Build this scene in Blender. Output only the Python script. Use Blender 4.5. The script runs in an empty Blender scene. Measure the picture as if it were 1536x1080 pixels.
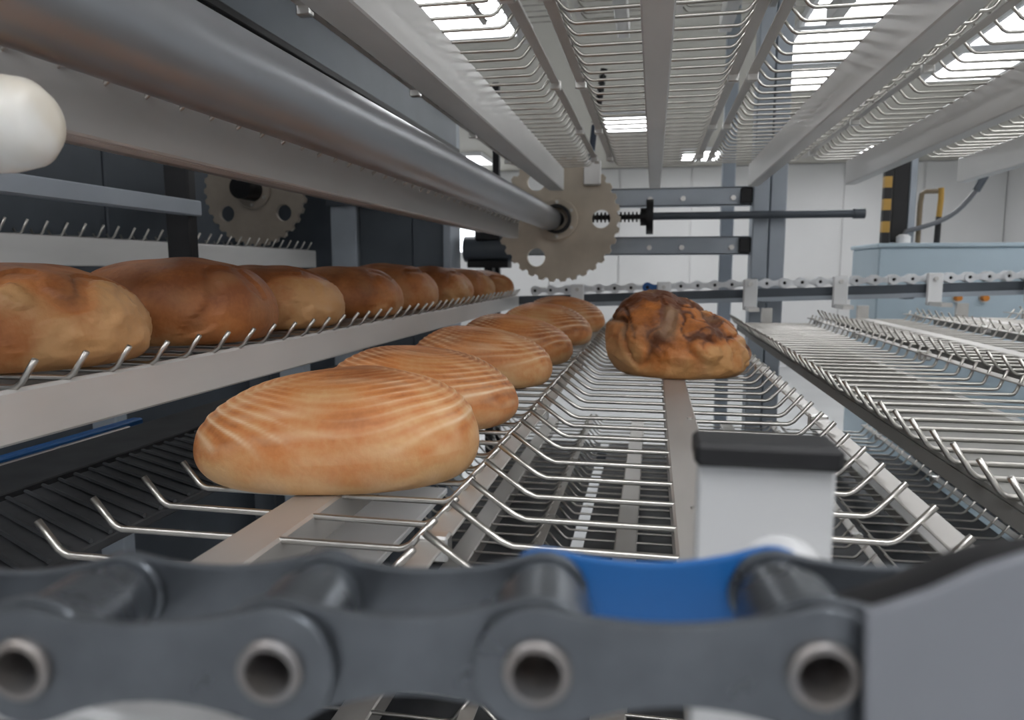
import bpy, bmesh, math, random
from math import sin, cos, pi, radians, sqrt, atan2
from mathutils import Vector, Matrix, noise

# ---------------------------------------------------------------- camera, world, lights, exposure
S = bpy.context.scene
COL = S.collection
H = 1.5                                   # eye height; all heights below are given relative to the eye
cam_d = bpy.data.cameras.new('camera'); cam = bpy.data.objects.new('camera', cam_d); COL.objects.link(cam)
cam.location = (0, 0, H)
cam.rotation_euler = (radians(90 - 6.997), 0, radians(10.829))
cam_d.sensor_width = 36; cam_d.lens = 25.78; cam_d.clip_start = 0.01; cam_d.clip_end = 100
cam_d.dof.use_dof = True; cam_d.dof.focus_distance = 0.85; cam_d.dof.aperture_fstop = 8
S.camera = cam
w = bpy.data.worlds.new('hall_world'); S.world = w; w.use_nodes = True
w.node_tree.nodes['Background'].inputs[0].default_value = (0.85, 0.93, 1.0, 1)
w.node_tree.nodes['Background'].inputs[1].default_value = 1.0
S.view_settings.view_transform = 'Standard'; S.view_settings.look = 'None'
S.view_settings.gamma = 1; S.view_settings.use_curve_mapping = False
S.view_settings.exposure = 0.22
LAMP = 11.0                               # emission of the ceiling lamps
PANE = 3.0                                # daylight in the window panes

# ---------------------------------------------------------------- materials
def new_mat(name):
    m = bpy.data.materials.new(name); m.use_nodes = True
    nt = m.node_tree
    return m, nt, nt.nodes['Principled BSDF']

def mat(name, col, rough=0.5, metal=0.0, var=0.12, scale=6.0, stretch=(1, 1, 1), bump=0.0, rvar=0.0, detail=4.0, col2=None):
    m, nt, b = new_mat(name)
    tc = nt.nodes.new('ShaderNodeTexCoord'); mp = nt.nodes.new('ShaderNodeMapping')
    mp.inputs['Scale'].default_value = stretch
    nz = nt.nodes.new('ShaderNodeTexNoise'); nz.inputs['Scale'].default_value = scale; nz.inputs['Detail'].default_value = detail
    nt.links.new(tc.outputs['Object'], mp.inputs[0]); nt.links.new(mp.outputs[0], nz.inputs['Vector'])
    rp = nt.nodes.new('ShaderNodeValToRGB')
    c2 = col2 or tuple(c * (1 - 2 * var) for c in col)
    rp.color_ramp.elements[0].position = 0.3; rp.color_ramp.elements[1].position = 0.7
    rp.color_ramp.elements[0].color = (*c2, 1); rp.color_ramp.elements[1].color = (*col, 1)
    nt.links.new(nz.outputs['Fac'], rp.inputs[0]); nt.links.new(rp.outputs[0], b.inputs['Base Color'])
    b.inputs['Metallic'].default_value = metal; b.inputs['Roughness'].default_value = rough
    if rvar:
        mr = nt.nodes.new('ShaderNodeMapRange'); mr.inputs[3].default_value = max(.02, rough - rvar); mr.inputs[4].default_value = rough + rvar
        nt.links.new(nz.outputs['Fac'], mr.inputs[0]); nt.links.new(mr.outputs[0], b.inputs['Roughness'])
    if bump:
        bp = nt.nodes.new('ShaderNodeBump'); bp.inputs['Strength'].default_value = bump; bp.inputs['Distance'].default_value = .002
        nt.links.new(nz.outputs['Fac'], bp.inputs['Height']); nt.links.new(bp.outputs[0], b.inputs['Normal'])
    return m

def emit(name, col, k):
    m, nt, b = new_mat(name)
    b.inputs['Base Color'].default_value = (*col, 1); b.inputs['Emission Color'].default_value = (*col, 1)
    b.inputs['Emission Strength'].default_value = k
    return m

STEEL = mat('brushed_stainless_steel', (.70, .69, .67), .34, 1, .10, 14, (1, .08, 1), .03, .08)
RAILM = mat('satin_stainless_sheet', (.72, .71, .695), .42, .3, .08, 9, (1, .25, 1), .02, .08)
WIREM = mat('bright_stainless_wire', (.56, .54, .505), .30, 1, .10, 30)
BARM = mat('reflection_toned_bar', (.60, .575, .545), .42, .6, .12, 9, (1, .25, 1), .02, .08)  # darker stainless copy, reflections on the bar tops put into the colour
TUBEM = mat('dull_steel_tube', (.42, .44, .47), .33, .65, .12, 10, (1, .15, 1), .02, .08)
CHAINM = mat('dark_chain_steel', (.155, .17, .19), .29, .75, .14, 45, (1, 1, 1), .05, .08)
PINM = mat('worn_pin_steel', (.22, .22, .23), .42, .7, .2, 60, (1, 1, 1), .04, .08, 5, (.26, .23, .21))
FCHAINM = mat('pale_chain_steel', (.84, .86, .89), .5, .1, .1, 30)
SHEETM = mat('dull_grey_sheet', (.30, .295, .28), .6, .2, .08, 7)
POSTM = mat('blue_grey_painted_steel', (.40, .445, .50), .5, .2, .08, 5)
DPOSTM = mat('dark_grey_painted_steel', (.085, .10, .12), .5, .2, .12, 5)
DARKM = mat('black_oiled_steel', (.018, .018, .02), .5, .4, .2, 12)
RUBBER = mat('black_rubber', (.014, .014, .016), .6, 0, .2, 20)
WHITEP = mat('white_plastic', (.90, .91, .92), .4, 0, .04, 8)
NYLON = mat('stained_white_nylon', (.82, .82, .80), .35, 0, .1, 14, (1, 1, 1), 0, 0, 3, (.66, .58, .45))
HANGM = mat('satin_grey_sheet', (.66, .665, .67), .45, .35, .05, 10)
BLUEP = mat('bright_blue_plastic', (.012, .115, .36), .4, 0, .08, 15)
PALEBLUE = mat('pale_blue_enamel', (.50, .62, .70), .45, 0, .04, 4)
SPROCKM = mat('beige_plastic_plate', (.60, .52, .42), .5, 0, .07, 12)
BELTM = mat('dark_grey_mesh', (.065, .068, .074), .55, .3, .2, 16)
YELLOW = mat('ochre_hose', (.55, .32, .06), .5, 0, .1, 12)
ORANGE = mat('orange_button_plastic', (.75, .27, .04), .4, 0, .05, 10)
ATTM = mat('grey_attachment_steel', (.24, .25, .28), .46, .5, .05, 14)
WALLM = mat('white_wall_panel', (.80, .80, .80), .55, 0, .02, 1.5)
CEILM = mat('cream_ceiling', (.57, .55, .49), .7, 0, .03, 1.2)
FLOORM = mat('pale_floor', (.60, .61, .62), .35, 0, .06, 2.0)
LAMPM = emit('lamp_diffuser', (.97, .98, 1.0), LAMP)
PANEM = emit('daylit_pane', (.9, .95, 1.0), PANE)

def bread_mat(name, dark, mid, pale, flour, bump=.5):
    m, nt, b = new_mat(name)
    L = nt.links.new
    at = nt.nodes.new('ShaderNodeAttribute'); at.attribute_name = 'crust'
    fl = nt.nodes.new('ShaderNodeAttribute'); fl.attribute_name = 'flour'
    tc = nt.nodes.new('ShaderNodeTexCoord')
    n1 = nt.nodes.new('ShaderNodeTexNoise'); n1.inputs['Scale'].default_value = 28; n1.inputs['Detail'].default_value = 6
    n2 = nt.nodes.new('ShaderNodeTexNoise'); n2.inputs['Scale'].default_value = 160; n2.inputs['Detail'].default_value = 4
    L(tc.outputs['Object'], n1.inputs['Vector']); L(tc.outputs['Object'], n2.inputs['Vector'])
    a1 = nt.nodes.new('ShaderNodeMath'); a1.operation = 'MULTIPLY_ADD'; a1.inputs[1].default_value = .5; a1.inputs[2].default_value = -.25
    L(n1.outputs['Fac'], a1.inputs[0])
    a2 = nt.nodes.new('ShaderNodeMath'); a2.operation = 'ADD'; L(at.outputs['Fac'], a2.inputs[0]); L(a1.outputs[0], a2.inputs[1])
    a3 = nt.nodes.new('ShaderNodeMath'); a3.operation = 'MULTIPLY_ADD'; a3.inputs[1].default_value = .3; a3.inputs[2].default_value = -.15
    L(n2.outputs['Fac'], a3.inputs[0])
    a4 = nt.nodes.new('ShaderNodeMath'); a4.operation = 'ADD'; a4.use_clamp = True; L(a2.outputs[0], a4.inputs[0]); L(a3.outputs[0], a4.inputs[1])
    rp = nt.nodes.new('ShaderNodeValToRGB'); e = rp.color_ramp.elements
    e[0].position = .12; e[0].color = (*pale, 1); e[1].position = .9; e[1].color = (*dark, 1)
    k = e.new(.5); k.color = (*mid, 1)
    L(a4.outputs[0], rp.inputs[0])
    mx = nt.nodes.new('ShaderNodeMix'); mx.data_type = 'RGBA'
    fm = nt.nodes.new('ShaderNodeMath'); fm.operation = 'MULTIPLY'; fm.use_clamp = True
    f2 = nt.nodes.new('ShaderNodeMath'); f2.operation = 'MULTIPLY'; f2.inputs[1].default_value = 1.7
    L(fl.outputs['Fac'], f2.inputs[0]); L(f2.outputs[0], fm.inputs[0]); L(n1.outputs['Fac'], fm.inputs[1])
    L(fm.outputs[0], mx.inputs['Factor']); L(rp.outputs[0], mx.inputs['A']); mx.inputs['B'].default_value = (*flour, 1)
    L(mx.outputs['Result'], b.inputs['Base Color'])
    b.inputs['Roughness'].default_value = .55
    bp = nt.nodes.new('ShaderNodeBump'); bp.inputs['Strength'].default_value = bump; bp.inputs['Distance'].default_value = .0015
    L(n2.outputs['Fac'], bp.inputs['Height']); L(bp.outputs[0], b.inputs['Normal'])
    return m
RINGBREAD = bread_mat('ringed_golden_crust', (.30, .085, .018), (.58, .215, .062), (.66, .38, .17), (.84, .64, .42))
PLAINBREAD = bread_mat('plain_brown_crust', (.21, .062, .014), (.42, .15, .042), (.52, .28, .115), (.66, .43, .23))
CRAGBREAD = bread_mat('craggy_dark_crust', (.12, .034, .009), (.52, .175, .038), (.62, .32, .12), (.70, .48, .28), .8)

# ---------------------------------------------------------------- mesh helpers
def mb(): return bmesh.new()
def add_box(bm, x0, x1, y0, y1, z0, z1, bev=0.0):
    r = bmesh.ops.create_cube(bm, size=1.0)
    for v in r['verts']:
        v.co = Vector(((x0 + x1) / 2 + v.co.x * (x1 - x0), (y0 + y1) / 2 + v.co.y * (y1 - y0), (z0 + z1) / 2 + v.co.z * (z1 - z0)))
    if bev:
        es = list({e for v in r['verts'] for e in v.link_edges})
        bmesh.ops.bevel(bm, geom=es, offset=bev, segments=1, affect='EDGES', profile=.5)
def add_tube(bm, pts, r, n=8, cap=True):
    pts = [Vector(p) for p in pts]; rings = []
    prev = None
    for i, p in enumerate(pts):
        d = (pts[min(i + 1, len(pts) - 1)] - pts[max(i - 1, 0)]).normalized()
        if prev is None:
            up = Vector((0, 0, 1)) if abs(d.z) < .9 else Vector((1, 0, 0))
            a = d.cross(up).normalized()
        else:
            a = (prev - d * prev.dot(d)).normalized()
        prev = a; b = d.cross(a)
        rr = r[i] if isinstance(r, (list, tuple)) else r
        rings.append([bm.verts.new(p + (a * cos(2 * pi * k / n) + b * sin(2 * pi * k / n)) * rr) for k in range(n)])
    for A, B in zip(rings, rings[1:]):
        for k in range(n): bm.faces.new((A[k], A[(k + 1) % n], B[(k + 1) % n], B[k]))
    if cap:
        bm.faces.new(rings[0][::-1]); bm.faces.new(rings[-1])
def add_ring(bm, c, axis, ro, ri, t0, t1, n=32, ch=0.0):
    """hollow cylinder along axis 'y' or 'x' with outer ro, inner ri"""
    prof = [(ri, t0), (ro - ch, t0), (ro, t0 + ch), (ro, t1 - ch), (ro - ch, t1), (ri, t1)] if ch else [(ri, t0), (ro, t0), (ro, t1), (ri, t1)]
    R = []
    for k in range(n):
        a = 2 * pi * k / n; row = []
        for (r, t) in prof:
            q = (c[0] + r * cos(a), c[1] + t, c[2] + r * sin(a)) if axis == 'y' else (c[0] + t, c[1] + r * cos(a), c[2] + r * sin(a))
            row.append(bm.verts.new(q))
        R.append(row)
    m = len(prof)
    for k in range(n):
        for j in range(m):
            bm.faces.new((R[k][j], R[k][(j + 1) % m], R[(k + 1) % n][(j + 1) % m], R[(k + 1) % n][j]))
def finish(name, bm, material, parent=None, smooth=30):
    bmesh.ops.recalc_face_normals(bm, faces=bm.faces[:])
    me = bpy.data.meshes.new(name); bm.to_mesh(me); bm.free()
    return link(name, me, material, parent, smooth)
def link(name, me, material, parent=None, smooth=30):
    if material and not me.materials: me.materials.append(material)
    if smooth and len(me.polygons):
        me.polygons.foreach_set('use_smooth', [True] * len(me.polygons)); me.set_sharp_from_angle(angle=radians(smooth))
    o = bpy.data.objects.new(name, me); COL.objects.link(o)
    if parent: o.parent = parent
    return o
def plate_mesh(name, outlines, thick, bev=0.0):
    """flat sheet in the XZ plane from an outer outline and holes, thickness along +Y from 0"""
    cu = bpy.data.curves.new(name, 'CURVE'); cu.dimensions = '2D'; cu.fill_mode = 'BOTH'
    cu.extrude = max(thick / 2 - bev, 1e-5); cu.bevel_depth = bev; cu.bevel_resolution = 1
    for pts in outlines:
        sp = cu.splines.new('POLY'); sp.points.add(len(pts) - 1); sp.use_cyclic_u = True
        for p, q in zip(sp.points, pts): p.co = (q[0], q[1], 0, 1)
    ob = bpy.data.objects.new(name, cu); COL.objects.link(ob)
    me = bpy.data.meshes.new_from_object(ob.evaluated_get(bpy.context.evaluated_depsgraph_get()))
    bpy.data.objects.remove(ob); bpy.data.curves.remove(cu)
    me.transform(Matrix.Translation((0, thick / 2, 0)) @ Matrix.Rotation(pi / 2, 4, 'X'))
    me.name = name; me.materials.clear()
    return me
def circ(cx, cy, r, n=28): return [(cx + r * cos(2 * pi * k / n), cy + r * sin(2 * pi * k / n)) for k in range(n)]
def tag(o, label, cat, group=None, kind=None):
    o['label'] = label; o['category'] = cat
    if group: o['group'] = group
    if kind: o['kind'] = kind
    return o
def thing(name, label, cat, loc=(0, 0, 0), group=None):
    o = bpy.data.objects.new(name, None); COL.objects.link(o); o.empty_display_size = .05
    o.location = (loc[0], loc[1], loc[2] + H)
    return tag(o, label, cat, group)
def struct(name, bm, m, parent=None):
    o = finish(name, bm, m, parent)
    if parent is None: o['kind'] = 'structure'; o.location.z = H
    return o

# ---------------------------------------------------------------- the hall
X0, X1, Y0, Y1, ZF, ZC = -5.0, 5.0, -3.0, 12.0, -1.5, 1.6
bm = mb(); add_box(bm, X0, X1, Y0, Y1, ZF - .1, ZF); struct('floor', bm, FLOORM)
bm = mb(); add_box(bm, X0, X1, Y0, Y1, ZC, ZC + .1); struct('ceiling', bm, CEILM)
bm = mb(); add_box(bm, X0, X1, Y1, Y1 + .1, ZF, ZC); wf = struct('wall_far', bm, WALLM)
for k in range(9):
    bm = mb(); xa = X0 + k * 10 / 9; add_box(bm, xa + .012, xa + 10 / 9 - .012, Y1 - .03, Y1 + .005, ZF + .12, ZC - .02, .004); finish('wall_panel', bm, WALLM, wf)
bm = mb(); add_box(bm, X0, X1, Y0 - .1, Y0, ZF, ZC); struct('wall_near', bm, WALLM)
bm = mb(); add_box(bm, X0 - .1, X0, Y0, Y1, ZF, ZC); struct('wall_left', bm, WALLM)
bm = mb(); add_box(bm, X1, X1 + .1, Y0, Y1, ZF, ZC); struct('wall_right', bm, WALLM)
def window(n, x0, x1, z0, z1):
    bm = mb(); add_box(bm, x0, x1, Y1 - .05, Y1 - .035, z0, z1); p = struct('window_%d' % n, bm, PANEM)
    bm = mb(); t = .05
    add_box(bm, x0 - t, x0, Y1 - .08, Y1 - .03, z0 - t, z1 + t); add_box(bm, x1, x1 + t, Y1 - .08, Y1 - .03, z0 - t, z1 + t)
    add_box(bm, x0, x1, Y1 - .08, Y1 - .03, z1, z1 + t); add_box(bm, x0, x1, Y1 - .08, Y1 - .03, z0 - t, z0)
    finish('window_frame', bm, WHITEP, p)
window(1, -3.5, -2.72, .3, 1.45)
LAMPS = [(-1.0, -.75), (.5, -.75), (-2.6, -1.6), (-.2, -1.6), (1.5, -1.6), (3.4, -1.6), (.9, .6), (3.2, .6), (-2.6, 2.4), (1.75, 1.7), (3.4, 2.6), (-1.15, 4.6), (1.15, 4.75), (1.15, 5.65), (1.2, 6.6), (2.35, 5.4), (2.4, 6.4), (-2.6, 6.6), (-.3, 8.2),  # first two are added behind the camera to light the front faces
         (-2.6, 10.4), (.6, 10.6), (2.9, 10.4)]  # the lamp over the middle empty trays is set to light the far hangers
PLACES = ['added unseen just behind the camera, left, to light front faces', 'added unseen just behind the camera, right, to light front faces', 'behind the camera at far left', 'behind the camera left of the machine', 'behind the camera over the machine', 'behind the camera at far right', 'over the near empty trays', 'by the right wall near the camera',
          'left of the dark side panels', 'over the middle of the empty trays, set there to light the far hangers', 'by the right wall over the far chain', 'beyond the large toothed wheel', 'nearest of the bright row seen through the overhead trays',
          'middle of the bright row seen through the overhead trays', 'last of the bright row seen through the overhead trays', 'nearer lamp above the pale blue housing', 'farther lamp above the pale blue housing', 'over the left aisle beyond the machine',
          'in the middle of the far ceiling', 'by the far wall above the window', 'by the far wall at its middle', 'by the far wall at its right']
for i, (x, y) in enumerate(LAMPS):
    t = thing('ceiling_lamp', 'white rectangular ceiling lamp ' + PLACES[i], 'lamp', (x, y, ZC), 'white ceiling lamps')
    bm = mb(); add_box(bm, -.27, -.24, -.42, .42, -.06, 0); add_box(bm, .24, .27, -.42, .42, -.06, 0); add_box(bm, -.24, .24, -.42, -.39, -.06, 0); add_box(bm, -.24, .24, .39, .42, -.06, 0)
    finish('frame', bm, WHITEP, t)
    bm = mb(); add_box(bm, -.24, .24, -.39, .39, -.045, -.005); finish('diffuser', bm, LAMPM, t)

# ---------------------------------------------------------------- machine frame behind the far chain
t = thing('support_post', 'blue-grey grooved steel post rising behind the far chain', 'post', (.478, 3.36, ZF))
bm = mb(); add_box(bm, -.068, -.003, -.06, .06, 0, ZC - ZF, .004); finish('post_half', bm, POSTM, t)
bm = mb(); add_box(bm, .003, .068, -.05, .06, 0, ZC - ZF, .004); finish('post_half', bm, POSTM, t)
bm = mb(); add_box(bm, -.01, .01, -.03, .03, 0, ZC - ZF); finish('groove_web', bm, DPOSTM, t)
bm = mb(); add_box(bm, .31, .37, 3.66, 3.72, ZF, ZC, .004); tag(finish('thin_post', bm, POSTM), 'slim pale blue-grey post standing left behind the grooved post', 'post').location.z = H
for nm, z0, z1, lab in (('cross_beam', .276, .357, 'upper grey cross beam running from the large toothed wheel to the grooved post'),
                        ('cross_beam', .066, .146, 'lower grey cross beam running from the large toothed wheel to the grooved post')):
    t = thing(nm, lab, 'beam', (0, 3.34, (z0 + z1) / 2), 'cross beams beside the large toothed wheel')
    h = (z1 - z0) / 2
    bm = mb(); add_box(bm, -.62, .408, 0, .006, -h, h, .002); add_box(bm, -.62, .408, 0, .05, h - .006, h); add_box(bm, -.62, .408, 0, .05, -h, -h + .006); finish('channel', bm, POSTM, t)
    for bx in (-.02, .12, .33):
        bm = mb(); add_tube(bm, [(bx, -.012, -.2 * h), (bx, .002, -.2 * h)], .012, 6); finish('bolt', bm, STEEL, t)
    bm = mb(); add_box(bm, .36, .408, -.025, .0, -h * .8, h * .8, .003); finish('end_lug', bm, DARKM, t)
# tensioning spindle between the beams
t = thing('tension_spindle', 'black threaded tensioning spindle with flange between the two grey beams', 'spindle', (0, 3.27, .228))
bm = mb(); add_tube(bm, [(-.30, 0, 0), (-.03, 0, 0)], .011, 12)
for k in range(15): add_tube(bm, [(-.30 + k * .017, 0, 0), (-.293 + k * .017, 0, 0)], .022, 14)
finish('thread', bm, DARKM, t)
bm = mb(); add_tube(bm, [(-.035, 0, 0), (-.005, 0, 0)], .075, 24); add_tube(bm, [(-.06, 0, 0), (-.035, 0, 0)], .038, 18); finish('flange', bm, DARKM, t)
bm = mb(); add_tube(bm, [(-.005, 0, .002), (.84, 0, .002)], .0165, 14); finish('rod', bm, DPOSTM, t)
bm = mb(); add_tube(bm, [(.80, 0, .002), (.845, 0, .002)], .021, 14); finish('rod_end', bm, DPOSTM, t)
t = thing('hanging_spindle', 'slim dark threaded spindle hanging above the large toothed wheel', 'spindle', (-.243, 3.12, .45))
bm = mb(); add_tube(bm, [(-.021, 0, 0), (-.008, 0, .14)], .013, 10); finish('sleeve', bm, mat('blue_black_sleeve', (.03, .045, .08), .4), t)
bm = mb(); add_tube(bm, [(-.008, 0, .14), (.026, 0, .36)], .007, 8)
for k in range(9):
    f = k / 8; add_tube(bm, [(-.006 + .032 * f, 0, .15 + .2 * f), (-.004 + .032 * f, 0, .161 + .2 * f)], .0145, 10)
finish('thread', bm, DARKM, t)
bm = mb(); add_box(bm, -.05, .02, -.015, .02, -.10, .0, .004); finish('clevis', bm, RAILM, t)

# left dark column with its panels, its high beam, panels added to darken the left
t = thing('column', 'broad dark grey column of three panels behind the left trays', 'column', (-1.22, 3.33, ZF))
for (a, b_, y, m_) in ((-.30, -.17, .0, POSTM), (-.165, .10, .03, DPOSTM), (.105, .26, .01, DPOSTM), (.262, .298, -.02, POSTM)):
    bm = mb(); add_box(bm, a, b_, y, y + .18, 0, ZF * -1 + .75, .004); finish('panel', bm, m_, t)
bm = mb(); add_box(bm, -.305, .3, -.035, .0, ZF * -1 + .30, ZF * -1 + .345, .003); finish('clamp_band', bm, DPOSTM, t)
t = thing('frame_beam', 'dark grey beam running high along the machine to the column', 'beam', (-.93, 0, .58))
bm = mb(); add_box(bm, -.06, .07, .5, 3.2, -.055, .06, .004); finish('web', bm, mat('slate_painted_steel', (.13, .15, .175), .45, .3, .08, 5), t)
bm = mb(); add_box(bm, -.06, .085, .5, 3.2, -.075, -.055, .003); finish('lower_flange', bm, DARKM, t)
bm = mb(); add_box(bm, -.06, .085, .5, 3.2, .06, .085, .003); finish('upper_flange', bm, DARKM, t)
t = thing('dark_bar_post', 'thin black upright bar in front of the bright far window', 'post', (-.77, 3.62, ZF))
bm = mb(); add_box(bm, -.016, .016, -.02, .02, 0, 2.4, .002); finish('bar', bm, DARKM, t)
bm = mb(); add_box(bm, -.03, .03, -.03, .03, 0, .02, .002); finish('foot_plate', bm, DARKM, t)
t = thing('dark_gap_sheet', 'added dark sheet making the gap behind the toothed wheel left of the column dark', 'panel', (-2.05, 3.68, ZF))  # added so the gap beside the column goes dark instead of showing wall
for k in range(2):
    bm = mb(); add_box(bm, -.45 + k * .44, -.015 + k * .44, 0, .02, .02, ZF * -1 + .78, .004); finish('sheet', bm, DPOSTM, t)
bm = mb(); add_box(bm, -.45, .43, -.03, .05, 0, .02, .003); finish('foot', bm, DPOSTM, t)
t = thing('gear_motor', 'dark gear motor beside the column, left of the large toothed wheel', 'motor', (-.78, 3.5, .10))
bm = mb(); add_tube(bm, [(-.12, 0, 0), (.16, 0, 0)], .062, 18); finish('housing', bm, DPOSTM, t)
bm = mb(); add_box(bm, -.06, .06, -.06, .06, .04, .10, .006); finish('terminal_box', bm, DARKM, t)
bm = mb(); add_box(bm, -.1, .1, -.05, .05, -.09, -.055, .003); add_box(bm, -.02, .02, -.03, .03, -1.6, -.085); finish('stand', bm, DARKM, t)
t = thing('added_dark_panel', 'added dark panels that make the left side of the machine dark', 'panel', (-2.15, 0, ZF))  # dark enclosure added to keep the left of the machine dark
for k in range(4):
    bm = mb(); add_box(bm, -.02, .02, -.4 + k * 1.0, .59 + k * 1.0, 0, 2.75, .005); finish('panel', bm, DPOSTM, t)
for (x, y, lab) in ((-1.93, 2.3, 'nearer slim grey post in the dark under the left loaf tray'), (-1.35, 2.6, 'farther slim grey post in the dark under the left loaf tray')):
    t = thing('slim_post', lab, 'post', (x, y, ZF), 'slim posts in the dark left side')
    bm = mb(); add_box(bm, -.05, .05, -.03, .03, 0, 1.36, .004); finish('post', bm, POSTM, t)
    bm = mb(); add_box(bm, -.08, .08, -.05, .05, 0, .015, .002); finish('foot_plate', bm, POSTM, t)

# ---------------------------------------------------------------- toothed wheels
def toothed_wheel(name, label, loc, r, teeth, holes, m_, hub_r):
    t = thing(name, label, 'sprocket', loc, 'toothed wheels of the conveyor')
    out = []
    for k in range(teeth):
        for f, rr in ((-.34, .95), (-.16, 1.0), (.16, 1.0), (.34, .95)):
            a = 2 * pi * (k + f) / teeth; out.append((r * rr * cos(a), r * rr * sin(a)))
    me = plate_mesh('toothed_disc', [out] + [circ(r * .70 * cos(a), r * .70 * sin(a), r * .155) for a in holes], .022, .002)
    link('toothed_disc', me, m_, t)
    bm = mb(); add_ring(bm, (0, 0, 0), 'y', hub_r, hub_r * .62, -.02, .0, 40, .003); finish('hub_ring', bm, m_, t)
    for k in range(6):
        a = 2 * pi * (k + .5) / 6; q = (hub_r * .8 * cos(a), hub_r * .8 * sin(a))
        bm = mb(); add_tube(bm, [(q[0], -.027, q[1]), (q[0], -.018, q[1])], .007, 6); finish('bolt', bm, STEEL, t)
    return t
wheel = toothed_wheel('toothed_wheel', 'large beige toothed wheel at the end of the long steel tube', (-.404, 3.14, .213), .262, 34, [0, 2 * pi / 3, 4 * pi / 3], SPROCKM, .088)
bm = mb(); add_ring(bm, (0, 0, 0), 'y', .061, .0478, -.05, -.02, 36, .004); finish('seal_ring', bm, RUBBER, wheel)
bm = mb(); add_tube(bm, [(0, -.01, 0), (0, .35, 0)], .03, 16); finish('stub_shaft', bm, DARKM, wheel)
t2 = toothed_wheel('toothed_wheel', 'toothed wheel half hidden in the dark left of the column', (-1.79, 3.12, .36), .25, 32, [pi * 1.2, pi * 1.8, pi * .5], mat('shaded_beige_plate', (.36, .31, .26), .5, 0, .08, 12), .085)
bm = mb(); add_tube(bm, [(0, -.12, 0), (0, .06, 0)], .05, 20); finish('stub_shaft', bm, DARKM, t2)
t = thing('drive_tube', 'thick dull steel tube running from the upper left to the toothed wheel', 'tube', (-.432, 0, .197))
bm = mb(); add_tube(bm, [(0, .28, 0), (0, 1.1, .006), (0, 2.0, .011), (0, 3.12, .016)], .047, 48); finish('tube', bm, TUBEM, t, 40)
bm = mb(); add_ring(bm, (0, .24, 0), 'y', .052, .02, 0, .05, 32, .004); finish('end_collar', bm, TUBEM, t)

# ---------------------------------------------------------------- wire trays
WR = .003
_wire = {}
def wire_mesh(hl, hr, dl, dr, dz):
    key = (hl, hr, dl, dr, dz)
    if key not in _wire:
        bm = mb(); b = .006
        pts = []
        ln = sqrt(dl * dl + dz * dz); ul = (-dl / ln, dz / ln)
        ln2 = sqrt(dr * dr + dz * dz); ur = (dr / ln2, dz / ln2)
        pts += [(-hl - dl, 0, dz), (-hl + ul[0] * b, 0, ul[1] * b), (-hl + b * .25, 0, b * .22), (-hl + b, 0, 0)]
        pts += [(hr - b, 0, 0), (hr - b * .25, 0, b * .22), (hr + ur[0] * b, 0, ur[1] * b), (hr + dr, 0, dz)]
        add_tube(bm, pts, WR, 8)
        bmesh.ops.recalc_face_normals(bm, faces=bm.faces[:])
        me = bpy.data.meshes.new('wire'); bm.to_mesh(me); bm.free(); me.materials.append(WIREM)
        me.polygons.foreach_set('use_smooth', [True] * len(me.polygons))
        _wire[key] = me
    return _wire[key]
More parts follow.
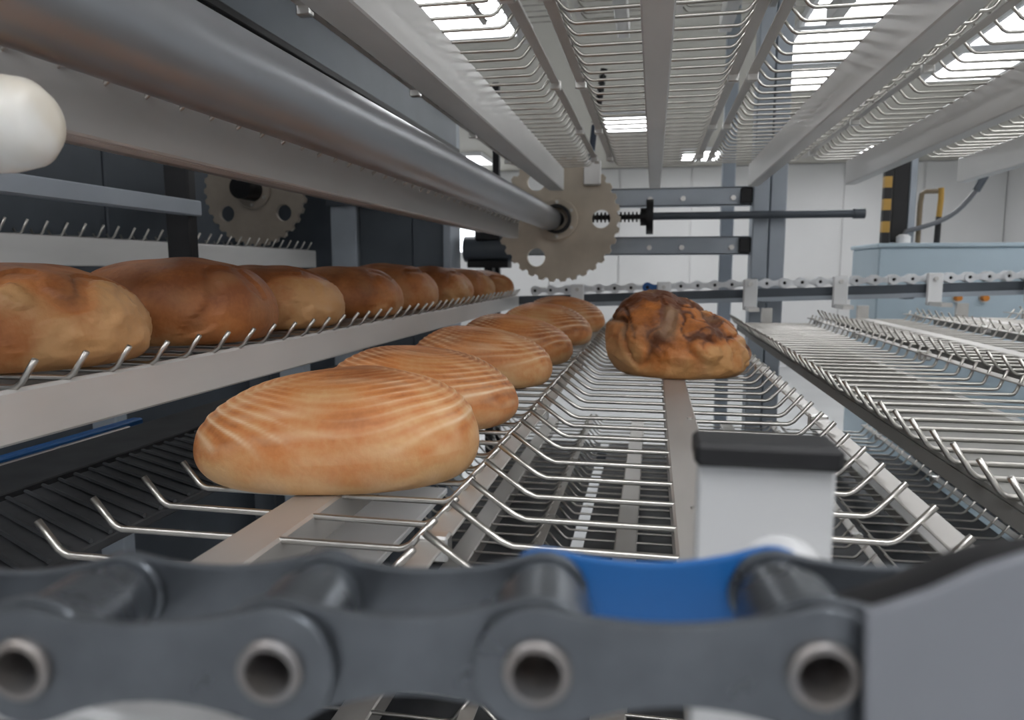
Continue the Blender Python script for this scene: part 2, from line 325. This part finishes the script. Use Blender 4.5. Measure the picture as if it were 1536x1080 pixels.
def tray(label, x, z, y0, y1, hl, hr, first, pitch=.0605, dl=.03, dr=.03, dz=.034, bar=.045, bar_dx=0, depth=.04, rails='lr', sheet=None,
         side=None, group='wire bread trays', rivets=True, hang_far=None, hang_dx=0, hang_near=None, rail_w=.022, tilt=0.0, m=RAILM, wires=True):
    """one swinging tray: cross wires with upturned ends on a lengthwise bar"""
    t = thing('bread_tray', label, 'tray', (x, 0, z), group)
    L = y1 - y0
    if bar:
        bm = mb(); add_box(bm, bar_dx - bar / 2, bar_dx + bar / 2, y0, y1, -depth, .003, .0025); cb = finish('centre_bar', bm, RAILM if depth > .05 else BARM, t)
        if rivets:
            for k in range(int(L / .42)):
                for s in (.28,):
                    bm = mb(); yy = y0 + .3 + k * .42
                    add_tube(bm, [(bar_dx + bar * s * (1 if k % 2 else -.2), yy, .002), (bar_dx + bar * s * (1 if k % 2 else -.2), yy, .0052)], .0042, 10); finish('rivet', bm, STEEL, cb)
    if sheet:
        bm = mb(); a, b_ = sheet
        add_box(bm, a, b_, y0, y1, -.012, -.003, .002); add_box(bm, b_ - .004, b_, y0, y1, -.05, -.012); add_box(bm, a, a + .004, y0, y1, -.03, -.012); finish('drip_sheet', bm, SHEETM, t)
        bm = mb(); add_box(bm, b_, b_ + .06, y0, y1, -.026, -.022, .001); finish('sheet_flange', bm, HANGM, t)
    if side:
        bm = mb(); a, b_ = side      # tall side sheet on the right hand edge
        add_box(bm, hr - .012, hr, y0, y1, a, b_, .0025); finish('side_sheet', bm, m, t)
        bm = mb(); add_box(bm, hr - .035, hr - .012, y0, y1, a, a + .004); finish('side_lip', bm, m, t)
    for c, sx in (('l', -1), ('r', 1)):
        if c in rails:
            e = (hl + dl) if sx < 0 else (hr + dr)
            bm = mb(); add_box(bm, sx * e - rail_w / 2, sx * e + rail_w / 2, y0, y1, dz - .016, dz - .012 - .001, .001)
            er = finish('edge_rail', bm, BARM, t)
            for k in range(int(L / .55) + 1):
                yy = y0 + .12 + k * .55
                if yy < y1 - .05:
                    bm = mb(); add_box(bm, sx * e - .012, sx * e + .012, yy, yy + .016, dz - .03, dz - .009, .002); finish('rail_clip', bm, STEEL, er)
    if wires:
        n = int((y1 - .04 - first) / pitch) + 1
        for k in range(n):
            o = bpy.data.objects.new('wire', wire_mesh(hl, hr, dl, dr, dz)); COL.objects.link(o); o.parent = t
            o.location = (random.uniform(-.0012, .0012), first + k * pitch, 0)
            o.rotation_euler = (0, random.uniform(-.006, .006), random.uniform(-.008, .008))
    if hang_far is not None:
        bm = mb(); hz = hang_far - z
        hx = hang_dx; add_box(bm, hx - .028, hx + .028, 3.13, 3.145, hz - .105, hz + .022, .004); hp = finish('hanger_plate', bm, WHITEP, t)
        bm = mb(); add_tube(bm, [(hx, 3.122, hz), (hx, 3.132, hz)], .008, 12); finish('hanger_bolt', bm, STEEL, hp)
        bm = mb(); add_box(bm, hx - .02, hx + .02, y1 - .02, 3.135, hz - .105, hz - .09); add_box(bm, -.02, .02, y1 - .02, y1, min(-.035, hz - .105), hz - .09); finish('hanger_arm', bm, STEEL, t)
    return t

def far_z(x): return -.070 + .036 * (x - .046)
random.seed(5)
TA = tray('low wire tray carrying the row of ring-patterned loaves', -.316, -.22, .40, 3.02, .130, .130, .412, .0605, dl=.021, dr=.024, dz=.026, rails='r', hang_far=far_z(-.30), depth=.03)
TC = tray('wire tray carrying the single craggy loaf', .045, -.22, .37, 3.02, .157, .153, .421, .0665, dl=.045, dr=.028, dz=.033, rails='r', hang_far=far_z(.046), depth=.03)
RIGHT = [(1, .44, -.205, .122, .150, .012), (2, .79, -.185, .15, .135, .02), (3, 1.135, -.175, .15, .135, .02), (4, 1.48, -.165, .15, .135, .02), (5, 1.825, -.155, .15, .135, .02)]
RLAB = ['empty wire tray directly right of the craggy loaf, with a grey sheet under its wires', 'second empty wire tray right of the craggy loaf', 'third empty wire tray right of the craggy loaf',
        'fourth empty wire tray right of the craggy loaf', 'fifth empty wire tray right of the craggy loaf, by the pale blue housing']
for (k, x, z, hl, hr, dr), lab in zip(RIGHT, RLAB):
    tray(lab, x, z, .55, 3.02, hl, hr, .60, .0605, dl=.022, dr=dr, dz=.034, rails='r', hang_far=far_z(.046 + .345 * k), hang_dx=.046 + .345 * k - x, bar=0 if k == 1 else .045,
         sheet=(-.11, .06) if k == 1 else (-.09, .07), depth=.03, rivets=False)
# left: loaf tray with the tall white side sheet, the one above it, one farther left
TL = tray('tray with a tall white side sheet carrying the plain brown loaves', -.70, -.105, .30, 3.06, .15, .145, .553, .0605, dl=.02, dr=.02, dz=.026, rails='', side=(-.05, -.001), bar=.045, depth=.03, group='left hand trays')
tray('tray with a pale side sheet just under the long steel tube', -.70, .186, .50, 3.02, .15, .15, .56, .0605, dl=.02, dr=.02, dz=.028, rails='', side=(-.056, .036), bar=.045, depth=.03, group='left hand trays')
tray('far left tray whose grey side sheet shows above the brown loaves', -1.60, .085, .60, 3.02, .15, .15, .70, .0605, dl=.02, dr=.02, dz=.032, rails='', side=(-.075, -.001), bar=.045, depth=.03, group='left hand trays')
# overhead run, seen from below
for x, lab, wdt in ((-.382, 'overhead wire tray above the long steel tube', .06), (-.0015, 'overhead wire tray straight above the craggy loaf', .042), (.3615, 'second overhead wire tray from the steel tube to the right of centre', .038),
                    (.702, 'third overhead wire tray right of centre', .038), (1.075, 'fourth overhead wire tray right of centre', .036), (1.43, 'last overhead wire tray on the right', .038)):
    tray(lab, x, .392, .45, 2.93, .137, .133, .5, .0605, dl=.028, dr=.026, dz=.034, bar=wdt, depth=.082, rails='lr' if x < .3 else 'l', rivets=False, group='overhead wire trays', rail_w=.02)
for k in range(5):
    tray(['topmost tray over the steel tube', 'topmost tray left of the overhead centre', 'topmost tray over the overhead centre', 'topmost tray right of the overhead centre', 'topmost tray at far right overhead'][k] + ', seen through the wires below it',
         -.50 + .37 * k, .93, .9, 2.93, .137, .133, 1.0, .0605, bar=.045, depth=.06, rails='lr', rivets=False, group='topmost wire trays')
# return run, seen through the wires
for k in range(6):
    tray(['lowest tray under the ring-patterned loaves', 'lowest tray under the gap left of the craggy loaf', 'lowest tray under the craggy loaf', 'lowest tray under the first empty tray', 'lowest tray under the second empty tray', 'lowest tray at far right'][k] + ', seen through the wires above',
         -.40 + .352 * k, -.62, .5, 3.02, .14, .14, .55, .0605, dr=.025, bar=.05, depth=.03, rails='r', rivets=False, group='lowest wire trays')

t = thing('drip_pan', 'dark grey drip pan of long strips under the lowest trays', 'pan', (0, 0, -.72))
for a, b_ in ((-.62, -.20), (-.165, .34), (.40, .95), (1.0, 1.7)):
    bm = mb(); add_box(bm, a, b_, .25, 3.02, -.012, 0, .003); finish('strip', bm, BELTM if a < .9 else DPOSTM, t)
for yy in (.5, 2.9):
    bm = mb(); add_box(bm, -.62, 1.7, yy, yy + .05, -.05, -.012, .003); finish('cross_bar', bm, DPOSTM, t)
for xx in (-.6, .7, 1.62):
    for yy in (.5, 2.9):
        bm = mb(); add_box(bm, xx, xx + .05, yy, yy + .05, ZF + .72, -.05, .003); finish('leg', bm, DPOSTM, t)

t = thing('white_strip', 'white flat strip lying under the wires below the nearest ring-patterned loaf', 'strip', (-.452, 0, -.43))  # plain white strip on feet below the low tray
bm = mb(); add_box(bm, -.065, .065, .55, 1.35, -.006, .006, .002); finish('strip', bm, WHITEP, t)
for yy in (.6, 1.25):
    bm = mb(); add_box(bm, -.02, .02, yy, yy + .03, -.15, -.006, .002); finish('foot', bm, DPOSTM, t)

# near hanger of the craggy-loaf tray
bm = mb(); add_box(bm, -.026, .026, .292, .302, .10, .1465, .0015); add_box(bm, -.026, .026, .292, .302, -.05, .10, .0015); finish('hanger_plate', bm, HANGM, TC)
bm = mb(); add_box(bm, -.0275, .0275, .286, .312, .144, .1535, .002); finish('shaded_slot', bm, RUBBER, TC)  # black block standing for the dark opening at the hanger top
bm = mb(); add_tube(bm, [(.007, .292, .100), (.007, .286, .100), (.007, .28, .100)], [.017, .016, .013], 24); finish('boss', bm, HANGM, TC)
bm = mb(); add_box(bm, -.018, .018, .302, .372, -.03, -.01, .002); finish('hanger_arm', bm, HANGM, TC)

# guide bar and dark belt on the left
t = thing('guide_bar', 'short grey guide bar in the dark gap under the long steel tube', 'bar', (-1.0, 0, .135))
bm = mb(); add_box(bm, -.012, .012, .55, 1.5, -.017, .017, .003); finish('bar', bm, POSTM, t)
bm = mb(); add_box(bm, -.06, .0, 1.47, 1.5, -.12, .12, .004); finish('bracket', bm, DARKM, t)
t = thing('dark_belt', 'mesh belt coloured dark for the shade low under the white side sheet', 'belt', (-.75, 0, -.31))  # shadow over the low left trays is put into the belt colour
bm = mb(); add_box(bm, -.255, -.122, .5, 2.7, -.012, .004, .002); finish('belt_lane', bm, BELTM, t)
bm = mb(); add_box(bm, -.108, .13, .5, 2.7, -.012, .0, .002); finish('belt_lane', bm, BELTM, t)
bm = mb()
for k in range(72): add_tube(bm, [(-.105, .52 + k * .03, .003), (.128, .4 + k * .03, .003)], .003, 5)
o = finish('belt_wires', bm, BELTM, t); o['kind'] = 'stuff'
bm = mb(); add_box(bm, -.285, -.262, .5, 1.30, -.01, .012, .003); finish('blue_edge_strip', bm, BLUEP, t)
bm = mb(); add_box(bm, -.262, -.252, .5, 1.25, -.01, .006, .002); finish('steel_edge_strip', bm, STEEL, t)
for yy in (.6, 2.4):
    bm = mb(); add_box(bm, -.2, .1, yy, yy + .04, -.08, -.012); add_box(bm, -.05, -.01, yy, yy + .04, ZF + .31, -.08); finish('support', bm, DPOSTM, t)

# nylon roller upper left
t = thing('nylon_roller', 'blurred white nylon roller end at the upper left edge', 'roller', (-.385, .42, .094))
bm = mb(); add_tube(bm, [(-.20, 0, 0), (-.03, 0, .0), (-.012, 0, 0), (-.003, 0, 0), (0, 0, 0)], [.031, .031, .028, .021, .012], 32); finish('roller', bm, NYLON, t, 50)
bm = mb(); add_tube(bm, [(-.26, 0, 0), (-.20, 0, 0)], .012, 16); finish('shaft', bm, STEEL, t)
bm = mb(); add_box(bm, -.285, -.26, -.03, .03, -1.594, .06, .003); finish('upright', bm, DPOSTM, t)

# ---------------------------------------------------------------- chains
PIT = .0673
def link_outline(p, r, wst, n=14, wb=None):
    wb = wb or wst
    top = []; a0 = radians(62)
    # right end arc, waist, left end arc
    pts = [(p + r * cos(a), r * sin(a)) for a in [(-pi / 2 - .35) * 1 + k * (pi + .7) / n + 0 for k in range(n + 1)]]
    m = 8
    xa, ya = pts[-1]
    for k in range(1, m):
        f = k / m; x = xa + (p - 2 * xa) * f; s = abs(2 * f - 1)
        pts.append((x, wst + (ya - wst) * (s ** 2.0)))
    pts += [(r * cos(a), r * sin(a)) for a in [pi / 2 - .35 + k * (pi + .7) / n for k in range(n + 1)]]
    for k in range(1, m):
        f = k / m; x = (p - xa) + (2 * xa - p) * f; s = abs(2 * f - 1)
        pts.append((x, -(wb + (ya - wb) * (s ** 2.0))))
    return pts
_pm = {}
def link_mesh(p, r, wst, thick, bev, hole, wb):
    key = (p, r, wst, thick, hole, wb)
    if key not in _pm:
        _pm[key] = plate_mesh('link_plate', [link_outline(p, r, wst, 14, wb), circ(0, 0, hole), circ(p, 0, hole)], thick, bev)
    return _pm[key].copy()
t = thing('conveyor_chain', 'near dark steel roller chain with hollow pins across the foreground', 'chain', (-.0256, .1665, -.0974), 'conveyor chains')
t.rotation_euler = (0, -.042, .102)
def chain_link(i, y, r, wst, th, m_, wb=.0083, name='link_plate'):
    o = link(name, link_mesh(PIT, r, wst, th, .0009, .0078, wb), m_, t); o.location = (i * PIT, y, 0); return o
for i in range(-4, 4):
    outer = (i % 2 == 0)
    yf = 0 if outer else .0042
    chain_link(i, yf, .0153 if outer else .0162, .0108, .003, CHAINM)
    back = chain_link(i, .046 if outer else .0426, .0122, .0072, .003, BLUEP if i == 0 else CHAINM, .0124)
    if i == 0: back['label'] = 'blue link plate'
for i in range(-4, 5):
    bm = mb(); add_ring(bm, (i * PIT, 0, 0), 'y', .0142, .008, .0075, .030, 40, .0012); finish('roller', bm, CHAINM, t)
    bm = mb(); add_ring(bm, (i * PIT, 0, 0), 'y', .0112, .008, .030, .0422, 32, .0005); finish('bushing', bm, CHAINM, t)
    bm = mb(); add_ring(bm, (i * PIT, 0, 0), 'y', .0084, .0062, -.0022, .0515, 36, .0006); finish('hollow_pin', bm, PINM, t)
g = thing('chain_guide', 'pale grey guide strip lying under the near chain at left', 'guide', (-.185, .215, -.139))
bm = mb(); add_box(bm, -.16, .075, -.03, .03, -.006, .002, .002); finish('strip', bm, HANGM, g)
bm = mb(); add_box(bm, -.15, -.13, -.02, .02, ZF + .139, -.006, .002); finish('upright', bm, DPOSTM, g)
# wide attachment plate at the right end
a0 = 1 * PIT + .0085
out = [(a0, -.034), (a0, .0175), (a0 + .006, .0195), (a0 + .014, .0225), (a0 + .024, .0275), (a0 + .036, .0315), (a0 + .055, .033), (a0 + .1, .034), (a0 + .1, -.034)]
o = link('attachment_plate', plate_mesh('attachment_plate', [out], .003, .0009), ATTM, t); o.location = (0, -.0062, 0)
o['label'] = 'wide plain grey attachment plate'
o = link('attachment_block', plate_mesh('attachment_block', [[(x + .002, y - (.0075 if y > 0 else 0)) for x, y in out[1:-1]] + [(a0 + .1, .002), (a0 + .02, .002)]], .012, .001), DARKM, t); o.location = (0, .009, 0)

# far chain and its guide rail
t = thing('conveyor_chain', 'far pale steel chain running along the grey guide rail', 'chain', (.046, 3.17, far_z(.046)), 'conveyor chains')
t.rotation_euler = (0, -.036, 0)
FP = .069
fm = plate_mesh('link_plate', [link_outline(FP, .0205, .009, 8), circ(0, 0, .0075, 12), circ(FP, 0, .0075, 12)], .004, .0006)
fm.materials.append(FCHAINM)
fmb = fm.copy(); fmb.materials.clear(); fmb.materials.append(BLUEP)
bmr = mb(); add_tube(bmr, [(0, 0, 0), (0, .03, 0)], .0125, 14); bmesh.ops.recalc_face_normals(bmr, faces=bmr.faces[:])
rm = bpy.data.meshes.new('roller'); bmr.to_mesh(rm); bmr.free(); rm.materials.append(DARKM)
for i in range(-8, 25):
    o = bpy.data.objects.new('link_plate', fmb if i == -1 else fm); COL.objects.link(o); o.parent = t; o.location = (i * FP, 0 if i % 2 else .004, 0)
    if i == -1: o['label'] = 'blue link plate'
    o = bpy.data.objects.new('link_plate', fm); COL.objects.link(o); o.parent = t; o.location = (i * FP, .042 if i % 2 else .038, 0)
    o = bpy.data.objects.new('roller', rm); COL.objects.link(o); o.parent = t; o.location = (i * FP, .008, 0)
t = thing('guide_rail', 'dark grey guide rail carrying the far chain', 'rail', (.046, 3.17, far_z(.046) - .022))
t.rotation_euler = (0, -.036, 0)
bm = mb(); add_box(bm, -.9, 1.75, .002, .05, -.052, .0, .003); finish('rail_web', bm, DPOSTM, t)
bm = mb(); add_box(bm, -.9, 1.75, -.004, .002, -.052, -.034, .001); finish('rail_lip', bm, POSTM, t)
for k in range(5):
    bm = mb(); add_box(bm, -.7 + k * .55, -.66 + k * .55, .05, .12, -.06, -.01, .003); finish('rail_bracket', bm, POSTM, t)

# ---------------------------------------------------------------- housing and fittings at the right
t = thing('machine_housing', 'pale blue enamelled machine housing behind the far chain at right', 'housing', (1.0, 3.6, ZF))
zt = .12 - ZF
bm = mb(); add_box(bm, 0, 1.5, 0, .45, .15, zt - .02, .006); finish('body', bm, PALEBLUE, t)
bm = mb(); add_box(bm, -.01, 1.51, -.012, .46, zt - .02, zt, .005); finish('top_cover', bm, PALEBLUE, t)
bm = mb(); add_box(bm, .05, 1.45, .05, .4, 0, .15); finish('plinth', bm, DPOSTM, t)
for k in range(2):
    bm = mb(); add_tube(bm, [(.335 + .108 * k, -.03, zt - .243), (.335 + .108 * k, -.002, zt - .243)], [.013, .016], 16); finish('button', bm, ORANGE, t)
    bm = mb(); add_ring(bm, (.335 + .108 * k, -.006, zt - .243), 'y', .021, .014, 0, .006, 16); finish('button_collar', bm, STEEL, t)
zt = .12
t = thing('striped_post', 'slim black and ochre striped post on the pale blue housing', 'post', (1.035, 3.66, zt))
for k in range(7):
    bm = mb(); add_box(bm, -.016, .016, -.016, .016, k * .05, k * .05 + .05); finish('stripe_segment', bm, YELLOW if k % 2 else RUBBER, t)
t = thing('black_panel', 'tall narrow black panel beside the striped post', 'panel', (1.10, 3.68, zt))
bm = mb(); add_box(bm, -.034, .034, 0, .03, .006, .42, .004); finish('board', bm, RUBBER, t)
bm = mb(); add_box(bm, .036, .066, .0, .03, .006, .42, .003); finish('side_frame', bm, POSTM, t)
bm = mb(); add_box(bm, -.05, .075, -.01, .04, 0, .006, .001); finish('foot', bm, POSTM, t)
t = thing('hose_loop', 'bent ochre and grey hose loop standing on the pale blue housing', 'hose', (1.24, 3.70, zt))
bm = mb(); add_tube(bm, [(-.05, 0, 0), (-.05, 0, .18), (-.045, 0, .225), (-.03, 0, .235), (.02, 0, .235)], .011, 10); finish('hose', bm, mat('brown_hose', (.25, .19, .12), .5), t)
bm = mb(); add_tube(bm, [(.03, 0, 0), (.032, 0, .12)], .013, 10); finish('hose_lower', bm, RUBBER, t)
bm = mb(); add_tube(bm, [(.032, 0, .12), (.036, 0, .2), (.034, 0, .25)], .012, 10); finish('hose_upper', bm, YELLOW, t)
t = thing('cable', 'thick grey cable curving up from the pale blue housing', 'cable', (1.14, 3.64, zt))
pts = []
for k in range(13):
    f = k / 12; pts.append((-.02 + .30 * f, 0, .055 + .01 * sin(f * 6) + .22 * f ** 2.2))
bm = mb(); add_tube(bm, [(-.03, 0, .0), (-.03, 0, .03)] + pts, .011, 10); finish('sheath', bm, mat('grey_cable', (.16, .17, .19), .45), t)
bm = mb(); add_tube(bm, [pts[-2], (.285, 0, .29), (.29, 0, .31)], .017, 10); finish('gland', bm, DPOSTM, t)
bm = mb(); add_tube(bm, [(-.03, 0, .0), (-.03, 0, .03), (-.03, 0, .04)], [.03, .03, .018], 16); finish('socket', bm, WHITEP, t)

# ---------------------------------------------------------------- loaves
def loaf(name, label, loc, a, b, h, rot, style, seed, group, m_, nu=128, nv=64, taper=0.0, skew=0.0, torn=1.0):
    off = Vector((seed * 7.3, seed * 3.1, seed * 1.7))
    verts, crust, flour = [], [], []
    for j in range(nv + 1):
        f = j / nv
        # profile from bottom centre to top: (radius, height)
        if f < .18:
            q = f / .18; pr, pz = .80 * q, 0.0
        elif f < .42:
            q = (f - .18) / .24; an = -pi / 2 + q * pi / 2
            pr, pz = .80 + .20 * cos(an), .30 + .30 * sin(an)
        else:
            q = (f - .42) / .58; an = q * pi / 2
            pr, pz = max(cos(an), 0) ** .86, .30 + .70 * sin(an) ** .95
        for i in range(nu):
            th = 2 * pi * i / nu
            c, s = cos(th), sin(th)
            e = 2.25; rr = (abs(c) ** e + abs(s) ** e) ** (-1 / e)
            x, y = a * pr * rr * c, b * pr * rr * s
            y *= 1 + taper * x / a
            z = h * pz * (1 - skew * (x / a) - .35 * skew * (x / a) ** 2)
            n3 = Vector((x / a, y / b, (z - h * .3) / h)); n3.normalize()
            P = Vector((x, y, z)); cr = 0; fl = 0
            lo = noise.fractal(P * 9 + off, 1.0, 2.0, 2)
            wgt = min(1, max(0, pz * 6))                       # bottom stays flat
            d = .006 * lo
            up = max(0, (pz - .12))
            if style == 'ring':
                d *= .7
                rx, ry = (x - .05 * a) / (a * .92), y / (b * .92)
                rd = sqrt(rx * rx + ry * ry * .8 + 1e-6) + .03 * noise.noise(P * 14 + off)
                ph = rd * 2 * pi * 14.5
                ridge = sin(ph)
                amp = min(1, max(0, (rd - .12) * 4)) * min(1, max(0, (pz - .30) * 4))
                ir = (.65 + .35 * noise.noise(P * 20 + off * 2)) * (.22 + .78 * min(1, max(0, abs(x / a) * 2.2 - .5 + max(0, y / b))))
                d += .0010 * ridge * amp * ir
                cr = .50 + .22 * (pz - .55) + .40 * max(0, -ridge) ** 2 * amp * ir + .35 * lo + .22 * noise.noise(Vector((x * 8, y * 70, z * 70)) + off)
                fl = max(0, ridge) ** 4 * 1.3 * amp * ir * (1.1 + .8 * noise.noise(P * 11 + off)) + .5 * max(0, noise.noise(Vector((x * 9, y * 60, z * 60)) + off)) * (pz > .3) + (.9 * max(0, .4 - pz) * max(0, noise.noise(P * 40 + off) + .45))
                if pz < .35: cr -= (.35 - pz) * 1.1
            elif style == 'plain':
                # browned dome with a paler torn end
                cr = .74 + .30 * (pz - .6) + .4 * lo + .15 * noise.noise(P * 30 + off)
                tear = (x / a) * .9 + .35 * noise.noise(P * 16 + off)
                if tear > .55:
                    k = min(1, (tear - .55) * 5); k *= torn; cr -= .65 * k * (1 - max(0, pz - .75) * 2); d += .004 * noise.fractal(P * 45 + off, 1, 2, 3) * k
                    if tear < .68: d -= .004
                if pz < .3: cr -= (.3 - pz) * .5
                groove = noise.noise(Vector((x * 10, y * 34, z * 4)) + off)
                d -= .003 * max(0, .25 - abs(groove)) * 4 * max(0, pz - .6); fl = .25 * max(0, noise.noise(P * 26 + off))
            else:
                wv = noise.noise(P * 9 + off) * .9
                crk = noise.noise(Vector((x * 11 + wv, y * 6, z * 9 + wv)) + off)
                k = max(0, .13 - abs(crk)) / .13
                cr2 = noise.noise(Vector((x * 22 + wv, y * 16 - wv, z * 20)) + off * 2)
                k2 = max(0, .10 - abs(cr2)) / .10 * min(1, max(0, pz * 2 - .5))
                d += .016 * noise.noise(Vector((x * 12, y * 8, z * 11)) + off * 1.3) + .006 * noise.noise(P * 34 + off) - .008 * k - .004 * k2 + .002 * noise.fractal(P * 80 + off, 1, 2, 3)
                cr = .50 + .75 * (pz - .45) + .50 * k * (.3 + pz) + .60 * k2 + .6 * lo - .55 * max(0, noise.noise(P * 13 + off * 3)) * 1.6
                if pz < .35: cr -= (.3 - pz) * .6
                fl = max(0, noise.noise(P * 18 + off * 2) - .1) * .7 + .4 * max(0, -x / a - .2) * (pz < .6)
            P += n3 * d * wgt
            P.z = max(P.z, 0)
            verts.append(P); crust.append(min(1, max(0, cr))); flour.append(min(1, max(0, fl)))
            if j in (0, nv): break
    faces = []
    def idx(j, i):
        return 0 if j == 0 else (1 + (nv - 1) * nu if j == nv else 1 + (j - 1) * nu + i % nu)
    for j in range(nv):
        for i in range(nu):
            q = [idx(j, i), idx(j, i + 1), idx(j + 1, i + 1), idx(j + 1, i)]
            q = [v for k, v in enumerate(q) if v not in q[:k]]
            if len(q) > 2: faces.append(q)
    me = bpy.data.meshes.new(name); me.from_pydata([tuple(v) for v in verts], [], faces)
    for nm, arr in (('crust', crust), ('flour', flour)):
        at = me.attributes.new(nm, 'FLOAT', 'POINT'); at.data.foreach_set('value', arr)
    o = link(name, me, m_, None, 80)
    o.location = (loc[0], loc[1], loc[2] + H); o.rotation_euler = (0, 0, radians(rot))
    return tag(o, label, 'bread', group)
ZA = -.22 + .003
AL = [(-.326, .728, .150, .105, .112, 14, 'nearest ring-patterned loaf, largest and in full view'),
      (-.326, 1.00, .140, .105, .108, 12, 'second ring-patterned loaf from the near end of the low tray'),
      (-.322, 1.37, .138, .100, .110, 4, 'third ring-patterned loaf from the near end of the low tray'),
      (-.318, 1.70, .138, .100, .112, 8, 'fourth ring-patterned loaf from the near end of the low tray'),
      (-.312, 2.16, .140, .110, .118, -6, 'fifth ring-patterned loaf from the near end of the low tray'),
      (-.308, 2.62, .145, .105, .122, 3, 'farthest ring-patterned loaf on the low tray')]
for i, (x, y, a, b_, h, r_, lab) in enumerate(AL):
    loaf('bread_loaf', lab, (x, y, ZA), a, b_, h, r_, 'ring', i + 1, 'ring-patterned loaves on the low tray', RINGBREAD, 180 if i < 2 else 120, 150 if i < 2 else 90, skew=-.06 if i == 0 else .1)
ZL = -.105 + .003
ys = [.70, .975, 1.24, 1.56, 1.87, 2.22, 2.58, 2.91]
for i, y in enumerate(ys):
    lab = ['nearest plain brown loaf behind the white side sheet', 'second plain brown loaf, smooth and darkest', 'third plain brown loaf, with a pale torn end', 'fourth plain brown loaf from the near end', 'fifth plain brown loaf from the near end',
           'sixth plain brown loaf from the near end', 'seventh plain brown loaf from the near end', 'farthest plain brown loaf, beside the large toothed wheel'][i]
    loaf('bread_loaf', lab, (-.700 + .006 * (i % 2), y, ZL), .143, .128 if i != 1 else .132, [.112, .122, .112, .112, .118, .112, .108, .10][i], [-4, 5, -3, 4, 2, -5, 3, 0][i], 'plain', [11, 12, 23, 14, 15, 16, 17, 18][i], 'plain brown loaves on the left tray', PLAINBREAD, 160 if i < 3 else 120, 110 if i < 3 else 64, torn=[1, .08, .85, .3, .2, .5, .7, .3][i])
loaf('bread_loaf', 'craggy dark brown loaf lying alone on the middle wire tray', (.060, 1.62, ZA), .150, .165, .158, -6, 'crag', 31, None, CRAGBREAD, 200, 120, skew=.30)
